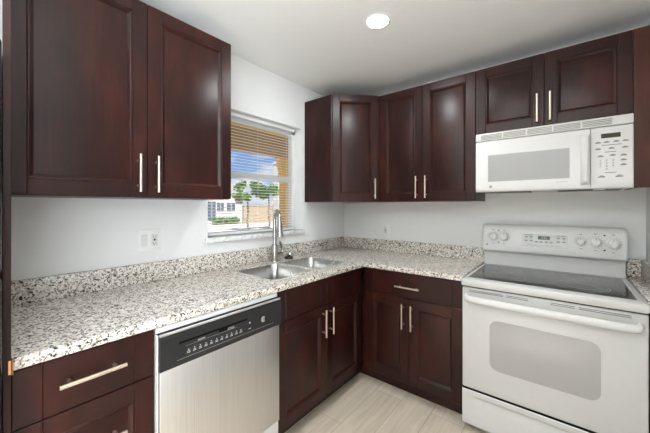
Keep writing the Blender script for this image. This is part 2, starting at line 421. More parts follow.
for i in range(1500):
    c = Vector((rnd.uniform(-.4, .4), rnd.uniform(-1.2, 1.2), rnd.uniform(0.0, 0.55))); d1_ = Vector((rnd.gauss(0, 1), rnd.gauss(0, 1), rnd.gauss(0, 1))).normalized()
    e = d1_.cross(Vector((rnd.gauss(0, 1), rnd.gauss(0, 1), 1))).normalized(); L = rnd.uniform(.06, .13)
    hg.bm.faces.new([hg.bm.verts.new(c+v) for v in (-L*d1_, .4*L*e, L*d1_, -.4*L*e)])
h = hg.build('garden_hedge', M['leaf'], None, False); h.location = (-20.5, 11.6, -0.15); tag(h, 'low green hedge in front of the white building outside', 'hedge')

# ------------------------------------------------------------------ window blind
bl = thing('window_blind', 'white horizontal slat blind hanging in the window recess', 'blind', (-0.062, 0, 0))
by0, by1 = WY0+0.012, WY1-0.048
MB().box(-0.018, 0.018, by0, by1, 2.001, 2.030, 0.003).build('headrail', M['blind'], bl)
MB().box(-0.0135, 0.0135, by0, by1, WZ0+0.018, WZ0+0.034, 0.004).build('bottom_rail', M['blind'], bl)
def slat_mesh():
    s = MB(); sec = []
    for i in range(5):
        u = -0.0125+0.025*i/4; sec.append((u, 0.0022*(1-(u/0.0125)**2)-0.12*u))
    top = [(u, z+0.0006) for u, z in sec]; bot = [(u, z) for u, z in reversed(sec)]
    ring = top+bot
    s.loops([[Vector((u, by0, z)) for u, z in ring], [Vector((u, by1, z)) for u, z in ring]])
    return s
slat = slat_mesh().build('slat', M['blind'], bl)
nsl = 37; z0s, z1s = WZ0+0.055, 1.985
slat.location.z = z0s
for i in range(1, nsl):
    c = slat.copy(); COL.objects.link(c); c.location.z = z0s+(z1s-z0s)*i/(nsl-1)
for yy in (-1.40, -1.10, -0.79):
    MB().tube([(0.0145, yy, WZ0+0.03), (0.0145, yy, 2.005)], 0.0009, 6).build('ladder_cord', M['blind'], bl)

# ------------------------------------------------------------------ ceiling lamps
for i, (lx, ly, lamp_power) in enumerate(LAMPS):
    lab = ['round recessed ceiling light glowing above the corner, the one in view', 'added unseen recessed ceiling light behind the viewer on the window side', 'added unseen recessed ceiling light behind the viewer near the right wall'][i]
    t = thing('ceiling_light', lab, 'ceiling light', (lx, ly, CZ), 0, 'recessed ceiling lights')
    MB().lathe([(0.0615, -0.0005), (0.0615, -0.005), (0.065, -0.007), (0.070, -0.005), (0.071, -0.0005)], n=40, cap0=False, cap1=False).build('trim_ring', M['trim_white'], t)
    MB().lathe([(0.061, -0.0005), (0.061, -0.0055), (0.035, -0.009), (0.001, -0.010)], n=40).build('diffuser', M['lamp'], t)
    a = area('lamp_glow', (lx, ly, CZ-0.014), (0, 0, -1), 0.11, 0.11, lamp_power, (0.92, 0.97, 1.0), 'DISK')

# invented floor lamp behind the viewer, added to bounce fill off the ceiling
fl = thing('added_floor_lamp', 'slim uplighter floor lamp added unseen behind the viewer as bounce fill', 'lamp', (1.35, -3.25, 0))
MB().lathe([(0.14, 0.0), (0.14, 0.018), (0.03, 0.03), (0.0125, 0.05)], n=32).build('base', M['nickel'], fl)
MB().lathe([(0.0125, 0.05), (0.0125, 1.66)], n=16).build('pole', M['nickel'], fl)
MB().lathe([(0.0125, 1.655), (0.06, 1.665), (0.14, 1.71), (0.19, 1.77), (0.195, 1.772), (0.135, 1.712), (0.055, 1.672), (0.001, 1.668)], n=40, cap0=False).build('lamp_shade', M['trim_white'], fl)
area('fill_uplight', (1.35, -3.25, 1.772), (0, 0, 1), 0.34, 0.34, FILL_UPLIGHT, (0.91, 0.965, 1.0), 'DISK')

# ------------------------------------------------------------------ cabinets: local frame X right, front = -Y, origin at the back left floor
def door_mesh(x0, x1, z0, z1, yb, th=0.02, st=0.060, flat=False):
    """five-piece panel front: two stiles, two rails, an inner bead and a flat field; front at yb-th"""
    m = MB(); yf = yb-th; bv = 0.0017
    m.box(x0, x0+st, yf, yb, z0, z1, bv, 1); m.box(x1-st, x1, yf, yb, z0, z1, bv, 1)
    if flat:
        m.box(x0+st, x1-st, yf, yb, z0, z1, bv, 1); return m
    m.box(x0+st, x1-st, yf, yb, z0, z0+st, bv, 1); m.box(x0+st, x1-st, yf, yb, z1-st, z1, bv, 1)
    a, b, c, d = x0+st, x1-st, z0+st, z1-st
    def ring(i, dep): return [(a+i, yf+dep, c+i), (b-i, yf+dep, c+i), (b-i, yf+dep, d-i), (a+i, yf+dep, d-i)]
    m.loops([ring(-0.001, 0.010), ring(-0.001, 0.0040), ring(0.002, 0.0018), ring(0.006, 0.0014), ring(0.009, 0.0034), ring(0.016, 0.0105), ring(0.0185, 0.0125), ring(0.021, 0.0118)], cap0=False)
    return m
def pull(cx, cz, yf, L, vert, parent):
    m = MB(); o = 0.033; r = 0.0066
    h = L/2
    if vert:
        m.tube([(cx, yf-o, cz-h), (cx, yf-o, cz+h)], r, 14)
        for s in (-1, 1): m.tube([(cx, yf+0.0, cz+s*(h-0.028)), (cx, yf-o, cz+s*(h-0.028))], 0.0060, 10)
    else:
        m.tube([(cx-h, yf-o, cz), (cx+h, yf-o, cz)], r, 14)
        for s in (-1, 1): m.tube([(cx+s*(h-0.028), yf, cz), (cx+s*(h-0.028), yf-o, cz)], 0.0060, 10)
    hd = m.build('handle', M['nickel'], parent); hd['label'] = 'brushed nickel bar handle'
    return hd
def carcass(parent, x0, x1, dep, z0, z1, top=True, name='body'):
    m = MB(); t = 0.016; yb, yf = -0.003, -dep
    m.box(x0, x0+t, yf, yb, z0, z1, 0.0008, 1); m.box(x1-t, x1, yf, yb, z0, z1, 0.0008, 1)
    m.box(x0+t, x1-t, yf, yb, z0, z0+t); m.box(x0+t, x1-t, yb-0.008, yb, z0+t, z1)
    if top: m.box(x0+t, x1-t, yf, yb-0.008, z1-t, z1)
    else: m.box(x0+t, x1-t, yf, yf+0.09, z1-t, z1); m.box(x0+t, x1-t, -0.1, yb-0.008, z1-t, z1)
    return m.build(name, M['wood'], parent)

ZU, ZT = 1.379, 2.28
def upper(name, label, loc, rot, w, z0, z1, doors, dep=0.305, hz=None, group='wall cabinets'):
    t = thing(name, label, 'cabinet', loc, rot, group)
    carcass(t, 0.0005, w-0.0005, dep, z0, z1)
    for (a, b, hx) in doors:
        d = door_mesh(a+0.0012, b-0.0012, z0+0.002, z1-0.002, -dep-0.001).build('door', M['wood'], t)
        L = 0.17; pull(hx, z0+0.025+L/2, -dep-0.021, L, True, d)
    return t
# left wall run (local X = world +y)
LW = -1.585+2.487
upper('wall_cabinet', 'large two-door dark wood wall cabinet left of the window', (0.001, -2.487, 0), PI/2, LW, ZU, ZT,
      [(0.0, 0.459, 0.459-0.040), (0.459, LW, 0.459+0.036)])
upper('wall_cabinet', 'two-door dark wood wall cabinet between corner cabinet and microwave', (0.604, -0.001, 0), 0, 0.744, ZU, ZT,
      [(0.0, 0.368, 0.368-0.040), (0.368, 0.744, 0.368+0.034)])
upper('wall_cabinet', 'short two-door dark wood cabinet directly above the microwave', (1.3495, -0.001, 0), 0, 0.762, 1.832, ZT,
      [(0.0, 0.382, 0.382-0.034), (0.382, 0.762, 0.382+0.030)])
# diagonal corner cabinet
c = thing('corner_wall_cabinet', 'diagonal single-door dark wood wall cabinet in the corner beside the window', 'cabinet', (0, 0, 0), 0, 'wall cabinets')
A, B = (0.305, -0.6145), (0.602, -0.318)
foot = [(0.002, -0.002), (0.002, -0.6145), A, B, (0.602, -0.002)]
m = MB(); m.loops([[(x, y, ZU) for x, y in foot], [(x, y, ZT) for x, y in foot]]); m.build('body', M['wood'], c, False)
dl = math.hypot(B[0]-A[0], B[1]-A[1])
ang = math.atan2(B[1]-A[1], B[0]-A[0])
dm_ = door_mesh(0.010, dl-0.022, ZU+0.002, ZT-0.002, -0.001)
mat = Matrix.Translation((A[0], A[1], 0)) @ Matrix.Rotation(ang, 4, 'Z')
d = dm_.build('door', M['wood'], c); d.data.transform(mat)
hd = pull(dl-0.055, ZU+0.025+0.085, -0.021, 0.17, True, d); hd.data.transform(mat)
# end filler at the right wall
t = thing('filler_panel', 'narrow reddish-brown wood filler panel between microwave and right wall', 'filler panel', (2.1125, -0.001, 0), 0)
m = MB(); m.box(0, 0.091, -0.322, -0.304, 1.438, ZT, 0.001, 1); m.box(0, 0.016, -0.304, 0, 1.438, ZT, 0.001, 1); m.build('panel', M['veneer'], t)

# tall end panel and refrigerator at the far left
t = tag(MB().box(0.002, 0.655, -2.5055, -2.4888, 0.0, ZT, 0.001, 1).build('tall_end_panel', M['wood']), 'tall dark wood end panel at the left edge of the counter', 'panel')
h = MB(); h.box(0.6552, 0.6570, -2.4950, -2.4890, 0.878, 0.916, 0.0004, 1); h.tube([(0.6575, -2.4870, 0.876), (0.6575, -2.4870, 0.918)], 0.0024, 8)
h.build('hinge', M['copper'], t)
fg = thing('refrigerator', 'black refrigerator at the left edge beyond the tall end panel', 'refrigerator', (0.03, -3.33, 0), PI/2)
FW = 0.819
MB().box(0.0, FW, -0.62, 0, 0.03, 1.76, 0.006).build('body', M['black_gloss'], fg)
for (za, zb, hz0, hz1) in ((0.08, 1.16, 0.70, 1.12), (1.17, 1.765, 1.21, 1.50)):
    dd = MB().box(0.0, FW, -0.71, -0.625, za, zb, 0.012, 3).build('door', M['black_gloss'], fg)
    MB().tube([(0.06, -0.71, hz0), (0.06, -0.745, hz0+0.03), (0.06, -0.745, hz1-0.03), (0.06, -0.71, hz1)], 0.011, 10).build('handle', M['black_gloss'], dd)
g = MB()
for i in range(5): g.box(0.02, FW-0.02, -0.66+0.001, -0.63, 0.005+i*0.014, 0.012+i*0.014)
g.build('grille', M['black_plastic'], fg)

# ------------------------------------------------------------------ base cabinets
ZC0, ZC1 = 0.879, 0.914      # worktop underside / top
BD = 0.605                   # carcass depth
def toe(parent, x0, x1): MB().box(x0, x1, -0.540, -0.524, 0.0, 0.103).build('toe_kick', M['wood'], parent)
# drawer base at left: world y -2.488 .. -2.1135
t = thing('drawer_cabinet', 'dark wood three-drawer base cabinet at the left end of the counter', 'cabinet', (0.001, -2.488, 0), PI/2, 'base cabinets')
W = 0.374; carcass(t, 0, W, BD, 0.105, 0.877, False)
toe(t, 0, W)
for (za, zb, fl) in ((0.704, 0.872, True), (0.404, 0.700, False), (0.109, 0.400, False)):
    d = door_mesh(0.0015, W-0.0015, za, zb, -BD-0.001, st=0.064, flat=fl).build('drawer', M['wood'], t)
    pull(W/2-0.001, (za+zb)/2+(0.006 if fl else 0.010), -BD-0.021, 0.175, False, d)
# sink base: world y -1.4975 .. -0.655
t = thing('sink_cabinet', 'dark wood base cabinet under the sink with two doors', 'cabinet', (0.001, -1.4975, 0), PI/2, 'base cabinets')
W = 0.8405; S = 0.4255; m = MB()
for a, b in ((0, 0.016), (W-0.016, W)): m.box(a, b, -BD, -0.003, 0.105, 0.877, 0.0008, 1)
m.box(0.016, W-0.016, -BD, -0.003, 0.105, 0.121); m.box(0.016, W-0.016, -0.011, -0.003, 0.121, 0.877); m.box(0.016, W-0.016, -BD, -BD+0.018, 0.66, 0.72)
m.box(W, W+0.049, -BD-0.006, -BD+0.010, 0.105, 0.877, 0.0008, 1)   # corner filler strip
m.build('body', M['wood'], t)
toe(t, 0, W+0.115)
for a, b, hx in ((0, S, S-0.045), (S, W, S+0.030)):
    door_mesh(a+0.0015, b-0.0015, 0.704, 0.872, -BD-0.001, flat=True).build('false_drawer_front', M['wood'], t)
    d = door_mesh(a+0.0015, b-0.0015, 0.109, 0.700, -BD-0.001).build('door', M['wood'], t)
    pull(hx, 0.595, -BD-0.021, 0.172, True, d)
# back base: world x 0.657 .. 1.344
t = thing('base_cabinet', 'dark wood base cabinet with one wide drawer left of the range', 'cabinet', (0.657, -0.001, 0), 0, 'base cabinets')
W = 0.687; S = 0.338; carcass(t, 0, W, BD, 0.105, 0.877, False)
MB().box(-0.036, -0.001, -BD-0.006, -BD+0.010, 0.105, 0.877, 0.0008, 1).build('filler_strip', M['wood'], t)
toe(t, -0.115, W)
d = door_mesh(0.0015, W-0.0015, 0.704, 0.872, -BD-0.001, flat=True).build('drawer', M['wood'], t); pull(0.333, 0.780, -BD-0.021, 0.175, False, d)
for a, b, hx in ((0, S, S-0.040), (S, W, S+0.024)):
    d = door_mesh(a+0.0015, b-0.0015, 0.109, 0.700, -BD-0.001).build('door', M['wood'], t); pull(hx, 0.578, -BD-0.021, 0.172, True, d)
# filler right of the range
t = thing('base_filler_cabinet', 'narrow dark wood base filler squeezed right of the range', 'filler panel', (2.1225, -0.001, 0), 0)
m = MB(); m.box(0, 0.081, -0.625, -0.605, 0.105, 0.877, 0.001, 1); m.box(0, 0.016, -0.605, -0.003, 0.105, 0.877, 0.001, 1); m.build('panel', M['wood'], t)
MB().box(0, 0.081, -0.540, -0.524, 0, 0.104).build('toe_kick', M['wood'], t)

# ------------------------------------------------------------------ worktop with sink cut-outs
BA = (0.140, 0.530, -1.442, -1.085); BB = (0.150, 0.530, -1.052, -0.705)
def fill_mesh(name, outer, holes, z0, z1, bev, mat, parent=None):
    cu = bpy.data.curves.new('c', 'CURVE'); cu.dimensions = '2D'; cu.fill_mode = 'BOTH'
    hh = (z1-z0)/2; cu.extrude = hh-bev; cu.bevel_depth = bev; cu.bevel_resolution = 2; cu.offset = 0.0
    for pts in [outer]+holes:
        s = cu.splines.new('POLY'); s.points.add(len(pts)-1); s.use_cyclic_u = True
        for q, (x, y) in zip(s.points, pts): q.co = (x, y, 0, 1)
    ob = bpy.data.objects.new('c', cu); COL.objects.link(ob)
    dg = bpy.context.evaluated_depsgraph_get(); me = bpy.data.meshes.new_from_object(ob.evaluated_get(dg))
    bpy.data.objects.remove(ob); bpy.data.curves.remove(cu)
    me.name = name; me.transform(Matrix.Translation((0, 0, (z0+z1)/2)))
    o = bpy.data.objects.new(name, me); COL.objects.link(o); me.materials.clear(); me.materials.append(mat)
    for p in me.polygons: p.use_smooth = True
    me.set_sharp_from_angle(angle=math.radians(35))
    if parent: o.parent = parent
    return o
CT = 0.636
outer = [(0.006, -2.4835), (CT, -2.4835), (CT, -CT), (1.342, -CT), (1.342, -0.006), (0.006, -0.006)]
holes = [list(reversed(rrect(*BA, 0.055, 8))), list(reversed(rrect(*BB, 0.055, 8)))]
tag(fill_mesh('countertop', outer, holes, ZC0, ZC1, 0.004, M['granite']), 'speckled white and brown granite L-shaped worktop around the corner sink', 'countertop')
tag(MB().box(2.1225, 2.203, -0.640, -0.002, ZC0, ZC1, 0.003).build('countertop_strip', M['granite']), 'narrow strip of speckled granite worktop right of the range', 'countertop')
ZS = 1.021
tag(MB().box(0.002, 0.022, -2.4875, -0.0225, ZC1+0.0005, ZS, 0.002).build('backsplash', M['granite']), 'long low granite backsplash along the window wall', 'backsplash', 'granite backsplashes')
tag(MB().box(0.0225, 1.346, -0.022, -0.002, ZC1+0.0005, ZS, 0.002).build('backsplash', M['granite']), 'low granite backsplash on back wall left of the range', 'backsplash', 'granite backsplashes')
tag(MB().box(2.1225, 2.183, -0.022, -0.002, ZC1+0.0005, ZS, 0.002).build('backsplash', M['granite']), 'short piece of granite backsplash on back wall right of the range', 'backsplash', 'granite backsplashes')
tag(MB().box(2.1835, 2.203, -0.640, -0.002, ZC1+0.0005, ZS, 0.002).build('backsplash', M['granite']), 'granite backsplash running along the right wall beside the range', 'backsplash', 'granite backsplashes')

# ------------------------------------------------------------------ sink, faucet, stopper
sk = thing('kitchen_sink', 'stainless steel double-bowl sink set under the granite worktop', 'sink', (0, 0, 0))
for (x0, x1, y0, y1) in (BA, BB):
    m = MB(); rings = []
    for ins, z, r in ((0.0055, 0.9115, 0.0525), (0.0065, 0.9120, 0.052), (0.0080, 0.9105, 0.051), (0.011, 0.80, 0.051), (0.016, 0.735, 0.052), (0.026, 0.706, 0.055), (0.045, 0.692, 0.05), (0.11, 0.688, 0.03)):
        rings.append([(x, y, z) for x, y in rrect(x0+ins, x1-ins, y0+ins, y1-ins, r, 8)])
    m.loops(rings, cap0=False)
    bsn = m.build('basin', M['sink_steel'], sk, angle=60)
    sd = bsn.modifiers.new('thick', 'SOLIDIFY'); sd.thickness = 0.0015; sd.offset = -1
    cx, cy = (x0+x1)/2, (y0+y1)/2
    MB().lathe([(0.001, 0.6895), (0.030, 0.6895), (0.034, 0.691), (0.044, 0.6925), (0.046, 0.690)], (cx, cy, 0), n=28, cap1=False).build('drain', M['chrome'], bsn)
fc = thing('kitchen_faucet', 'brushed steel pull-down faucet standing behind the sink', 'faucet', (0.086, -1.045, ZC1))
MB().lathe([(0.030, 0.0003), (0.030, 0.006), (0.0275, 0.010)], n=28).build('base_ring', M['faucet'], fc)
MB().lathe([(0.0265, 0.010), (0.0265, 0.122), (0.0235, 0.130), (0.0165, 0.134)], n=28).build('body', M['faucet'], fc)
R = 0.072; cz = 0.318
pts = [(0, 0, 0.13), (0, 0, 0.20), (0, 0, 0.27)]
pts += [(R-R*math.cos(a), 0, cz+R*math.sin(a)) for a in [PI*i/14 for i in range(0, 14)]]
pts += [(2*R+0.001, 0, cz-0.01)]
rot = Matrix.Rotation(math.radians(-27), 4, 'Z')      # the spout is swung towards the room
o = MB().tube(pts, 0.0150, 16).build('spout', M['faucet'], fc); o.data.transform(rot)
m = MB().tube([(2*R+0.001, 0, cz-0.008), (2*R+0.003, 0, cz-0.03), (2*R+0.006, 0, cz-0.07), (2*R+0.008, 0, cz-0.105), (2*R+0.009, 0, cz-0.115)], [0.0165, 0.0195, 0.0230, 0.0270, 0.0260], 18)
o = m.build('spray_head', M['faucet'], fc); o.data.transform(rot)
m = MB().tube([(0, 0.02, 0.052), (0, 0.068, 0.052), (0, 0.078, 0.054)], [0.020, 0.020, 0.015], 16); m.tube([(0, 0.072, 0.054), (0.002, 0.083, 0.080), (0.004, 0.072, 0.110), (0.006, 0.048, 0.150)], [0.014, 0.0120, 0.0105, 0.0095], 12)
m.build('lever', M['faucet'], fc)
st = thing('sink_stopper', 'small black and chrome sink stopper on the counter right of the faucet', 'stopper', (0.078, -0.885, ZC1))
MB().lathe([(0.033, 0.0003), (0.035, 0.010), (0.031, 0.018), (0.012, 0.020), (0.010, 0.024)], n=24).build('rubber_seal', M['black_plastic'], st)
MB().lathe([(0.010, 0.024), (0.026, 0.026), (0.031, 0.036), (0.026, 0.049), (0.006, 0.055)], (0, 0.012, 0), n=24).build('knob', M['chrome'], st)

# ------------------------------------------------------------------ dishwasher  (world y -2.1115 .. -1.4995)
dw = thing('dishwasher', 'stainless dishwasher with black control panel under the counter', 'dishwasher', (0.001, -2.1115, 0), PI/2)
W = 0.612
m = MB(); m.box(0.004, W-0.004, -0.612, -0.02, 0.10, 0.872); m.build('tub', M['plastic'], dw, False)
MB().box(0.003, W-0.003, -0.628, -0.6125, 0.853, 0.874, 0.002, 1).build('top_strip', M['frame'], dw)
MB().box(0.0015, 0.0055, -0.640, -0.6125, 0.10, 0.850, 0.001, 1).build('side_trim', M['plastic'], dw)
m = MB(); m.box(0.008, W-0.004, -0.648, -0.6125, 0.198, 0.712, 0.004); m.build('door_panel', M['steel'], dw)
cpz0, cpz1 = 0.714, 0.850
# control panel: slight lean, finger recess near the top
m = MB()
prof = [(-0.6125, cpz0), (-0.657, cpz0), (-0.661, cpz0+0.004), (-0.661, cpz0+0.120), (-0.659, cpz1-0.020), (-0.652, cpz1-0.004), (-0.644, cpz1), (-0.6125, cpz1)]
m.loops([[(0.005, y, z) for y, z in prof], [(W-0.003, y, z) for y, z in prof]])
cpn = m.build('control_panel', M['black_plastic'], dw)
MB().box(0.005, W-0.003, -0.6545, -0.645, cpz1-0.0055, cpz1+0.003, 0.001, 1).build('top_lip', M['steel'], cpn)
m = MB(); m.box(0.072, 0.392, -0.6618, -0.6605, 0.800, 0.808); m.box(0.245, 0.285, -0.6635, -0.6605, 0.789, 0.800, 0.001, 1)
m.build('latch_slot', M['dark'], cpn)
m = MB(); m.box(0.065, 0.555, -0.6616, -0.6608, 0.7385, 0.7398); m.box(0.100, 0.335, -0.6616, -0.6608, 0.7840, 0.7848)
m.build('trim_line', M['grey_vent'], cpn)
for i in range(11):
    x = 0.110+i*0.0245
    m = MB(); m.box(x-0.009, x+0.009, -0.6632, -0.6605, 0.7540, 0.7730, 0.002, 1); bt = m.build('button', M['black_plastic'], cpn)
    m = MB(); m.box(x-0.007, x+0.007, -0.6638, -0.6630, 0.7550, 0.7570); m.box(x-0.005, x+0.005, -0.6638, -0.6630, 0.7605, 0.7625); m.box(x-0.002, x+0.002, -0.6638, -0.6630, 0.7665, 0.7695)
    m.build('printing', M['white_mark'], bt)
x = 0.405; m = MB().box(x-0.010, x+0.010, -0.6632, -0.6605, 0.7545, 0.7735, 0.002, 1); bt = m.build('button', M['black_plastic'], cpn)
m = MB(); m.box(x-0.007, x+0.007, -0.6638, -0.6630, 0.7555, 0.7580); m.lathe([(0.004, -0.6638), (0.004, -0.6628)], (x, 0, 0.784), 'y', 12); m.build('printing', M['white_mark'], bt)
fm = Matrix.Rotation(PI/2, 4, 'X')
def tx(x, y, z): return Matrix.Translation((x, y, z)) @ fm
m = MB(); m.text('WASH', 0.011, tx(0.165, -0.6615, 0.7900)); m.text('CYCLE', 0.011, tx(0.305, -0.6615, 0.7900)); m.build('printing', M['white_mark'], cpn, False)
em = MB().lathe([(0.0145, -0.6605), (0.0145, -0.6635), (0.0125, -0.6645)], (0.487, 0, 0.777), 'y', 24).build('emblem', M['chrome'], cpn)
MB().text('GE', 0.012, tx(0.487, -0.6647, 0.777)).build('lettering', M['grey_vent'], em, False)
m = MB(); m.box(0.006, W-0.004, -0.640, -0.60, 0.020, 0.192, 0.004); m.build('kick_plate', M['plastic'], dw)

# ------------------------------------------------------------------ range  (world x 1.349 .. 2.108), local X from its left side
rg = thing('electric_range', 'white freestanding electric range with glass cooktop', 'range', (1.3480, 0, 0))
W = 0.772
MB().box(0.002, W-0.002, -0.640, -0.022, 0.025, 0.868, 0.003, 1).build('body', M['enamel'], rg)
for fx in (0.05, W-0.05):
    for fy in (-0.58, -0.08): MB().lathe([(0.016, 0.0), (0.016, 0.026)], (fx, fy, 0), n=12).build('foot', M['black_plastic'], rg)
# cooktop: white frame with dark glass inset
gx0, gx1, gy0, gy1 = 0.022, W-0.030, -0.622, -0.100
def rect3(x0, x1, y0, y1, z): return [(x0, y0, z), (x1, y0, z), (x1, y1, z), (x0, y1, z)]
m = MB(); rgs = []
for ins, z in ((0.004, 0.869), (0.0, 0.875), (0.0, 0.900), (0.003, 0.907), (0.009, 0.910)): rgs.append([(x, y, z) for x, y in rrect(0.0+ins, W-ins, -0.692+ins, -0.028-ins, 0.012, 4)])
rgs.append([(x, y, 0.9095) for x, y in rrect(gx0-0.004, gx1+0.004, gy0-0.004, gy1+0.004, 0.010, 4)])
rgs.append([(x, y, 0.9055) for x, y in rrect(gx0, gx1, gy0, gy1, 0.008, 4)])
m.loops(rgs); ct = m.build('cooktop', M['enamel'], rg)
m = MB(); m.loops([[(x, y, z) for x, y in rrect(gx0+.0005, gx1-.0005, gy0+.0005, gy1-.0005, 0.008, 4)] for z in (0.9057, 0.9080)])
gl = m.build('glass_top', M['ceramic'], ct)
for (bx, by, r) in ((0.21, -0.46, 0.095), (0.55, -0.46, 0.115), (0.21, -0.225, 0.085), (0.55, -0.225, 0.085), (0.38, -0.30, 0.055)):
    m = MB()
    for rr in (r, r*0.62):
        m.lathe([(rr-0.002, 0.9079), (rr-0.002, 0.9083), (rr+0.002, 0.9083), (rr+0.002, 0.9079)], (bx, by, 0), n=40, cap0=False, cap1=False)
    m.build('burner_ring', M['grey_vent'], gl)
# backguard riser + control panel
m = MB(); m.box(0.010, W-0.010, -0.090, -0.028, 0.9105, 1.03, 0.003, 1); m.build('backguard_riser', M['enamel'], rg)
m = MB(); prof = [(-0.020, 1.020), (-0.112, 1.012), (-0.124, 1.017), (-0.128, 1.030), (-0.1165, 1.165), (-0.108, 1.195), (-0.090, 1.209), (-0.020, 1.209)]
def pring(x, shrink):
    cyz = (-0.07, 1.11); return [(x, cyz[0]+(y-cyz[0])*(1-shrink), cyz[1]+(z-cyz[1])*(1-shrink)) for y, z in prof]
m.loops([pring(0.004, 0.14), pring(0.0065, 0.06), pring(0.013, 0.015), pring(0.022, 0.0), pring(W-0.022, 0.0), pring(W-0.013, 0.015), pring(W-0.0065, 0.06), pring(W-0.004, 0.14)])
bg = m.build('control_panel', M['plastic'], rg, angle=50)
lean = math.atan2(0.128-0.1165, 1.165-1.030)
def face_y(z): return -0.128+(z-1.030)*(0.0115/0.135)
FM = lambda x, z, off=0.0: Matrix.Translation((x, face_y(z)-off, z)) @ Matrix.Rotation(-lean, 4, 'X')
def knob(x, z, r):
    m = MB(); m.lathe([(r, 0.0), (r, -0.004), (r*0.93, -0.007), (r*0.80, -0.008), (r*0.74, -0.018), (r*0.60, -0.022)], axis='y', n=30)
    m.box(-0.0065*r/0.026, 0.0065*r/0.026, -0.030, -0.010, -r*0.80, r*0.80, 0.003)
    kb = m.build('knob', M['plastic'], bg); kb.data.transform(FM(x, z))
    mk = MB(); mk.box(-0.0012, 0.0012, -0.0308, -0.0290, r*0.30, r*0.75); o = mk.build('pointer', M['grey_mark'], kb, False); o.data.transform(FM(x, z))
    mk = MB()
    for i in range(14):
        a = math.radians(-60+300*i/13); q = r*1.14
        cx, cz_ = q*math.sin(a-PI/2+0.6), q*math.cos(a-PI/2+0.6); mk.box(cx-0.0016, cx+0.0016, -0.0006, 0.0002, cz_-0.0016, cz_+0.0016)
    mk.box(-0.007, 0.007, -0.0006, 0.0002, r*1.45, r*1.45+0.004); mk.box(-0.006, 0.006, -0.0006, 0.0002, -r*1.65, -r*1.65+0.003)
    o = mk.build('dial_marks', M['grey_mark'], bg, False); o.data.transform(FM(x, z))
for x, z, r in ((0.074, 1.122, 0.0315), (0.144, 1.122, 0.0315), (0.558, 1.120, 0.0275), (0.628, 1.120, 0.0325), (0.707, 1.117, 0.034)): knob(x, z, r)
for x, z in ((0.109, 1.165), (0.109, 1.080), (0.668, 1.162), (0.668, 1.073)):
    o = MB().lathe([(0.0048, 0.0003), (0.0048, -0.002), (0.003, -0.0028)], axis='y', n=14).build('indicator_light', M['dark'], bg); o.data.transform(FM(x, z))
o = MB().box(-0.123, 0.123, -0.0010, 0.0005, -0.040, 0.044, 0.0004, 1).build('keypad', M['enamel'], bg); o.data.transform(FM(0.373, 1.108))
kp = o
ds = MB().box(-0.032, 0.032, -0.0020, 0.0, -0.011, 0.011, 0.0005, 1).build('display', M['green_display'], kp); ds.data.transform(FM(0.372, 1.128))
tm = MB().text('12:00', 0.015, fm @ Matrix.Identity(4)); o = tm.build('digits', M['white_mark'], ds, False); o.data.transform(FM(0.372, 1.128, 0.0024))
for row, zz in enumerate((1.130, 1.106)):
    for xx in (0.275, 0.303, 0.448, 0.476): 
        b_ = MB(); b_.box(-0.008, 0.008, -0.0022, 0.0, -0.005, 0.005, 0.001, 1); b_ = b_.build('button', M['grey_vent'], kp); b_.data.transform(FM(xx, zz))
for xx in (0.331, 0.358, 0.385, 0.412): b_ = MB().box(-0.008, 0.008, -0.0022, 0.0, -0.005, 0.005, 0.001, 1).build('button', M['grey_vent'], kp); b_.data.transform(FM(xx, 1.100))
mk = MB()
for xx in (0.289, 0.462): mk.box(xx-0.373-0.024, xx-0.373+0.024, -0.0016, -0.0008, 0.036, 0.0385)
mk.box(-0.098, 0.098, -0.0016, -0.0008, -0.030, -0.0285); o = mk.build('printing', M['grey_mark'], kp, False); o.data.transform(FM(0.373, 1.108))
em = MB().lathe([(0.0075, 0.0003), (0.0075, -0.002), (0.006, -0.0026)], axis='y', n=20).build('emblem', M['grey_vent'], bg); em.data.transform(FM(0.036, 1.060))
o = MB().text('GE', 0.008, fm).build('lettering', M['white_mark'], em, False); o.data.transform(FM(0.036, 1.060, 0.003))
# oven door
m = MB(); dz0, dz1, dyf = 0.264, 0.860, -0.676
m.box(0.003, W-0.003, dyf, -0.645, dz0, dz1, 0.008, 3); od = m.build('oven_door', M['enamel'], rg)
wx0, wx1, wz0, wz1 = 0.149, 0.614, 0.412, 0.694
def vr(x0, x1, z0, z1, r, y): return [(x, y, z) for x, z in rrect(x0, x1, z0, z1, r, 8)]
m = MB(); m.loops([vr(wx0, wx1, wz0, wz1, 0.045, dyf+0.001), vr(wx0, wx1, wz0, wz1, 0.045, dyf-0.0012), vr(wx0+.002, wx1-.002, wz0+.002, wz1-.002, 0.043, dyf-0.0018)])
m.build('oven_window', M['oven_glass'], od)
m = MB()
for a, b in ((0.040, 0.215), (0.230, 0.330), (0.425, 0.52), (0.535, 0.715)):
    for zz in (0.836, 0.844): m.box(a, b, dyf-0.0008, dyf+0.0005, zz, zz+0.0035)
    m.build('vent_slots', M['slot_grey'], od); m = MB()
m.bm.free()
m = MB(); hp = []
for u, yy in ((0.030, -0.672), (0.0305, -0.700), (0.040, -0.722), (0.065, -0.734), (0.12, -0.738), (0.25, -0.741), (W/2, -0.742)): hp.append((u, yy, 0.806))
hp += [(W-x, y, z) for x, y, z in reversed(hp[:-1])]
rings = []
for i, p_ in enumerate(hp):
    a, b_ = Vector(hp[max(i-1, 0)]), Vector(hp[min(i+1, len(hp)-1)]); tg = (b_-a).normalized(); nrm = Vector((tg.y, -tg.x, 0)); up = Vector((0, 0, 1))
    rings.append([Vector(p_)+0.011*math.cos(2*PI*k/14)*nrm+0.0185*math.sin(2*PI*k/14)*up for k in range(14)])
m.loops(rings); m.build('handle', M['plastic'], od, angle=60)
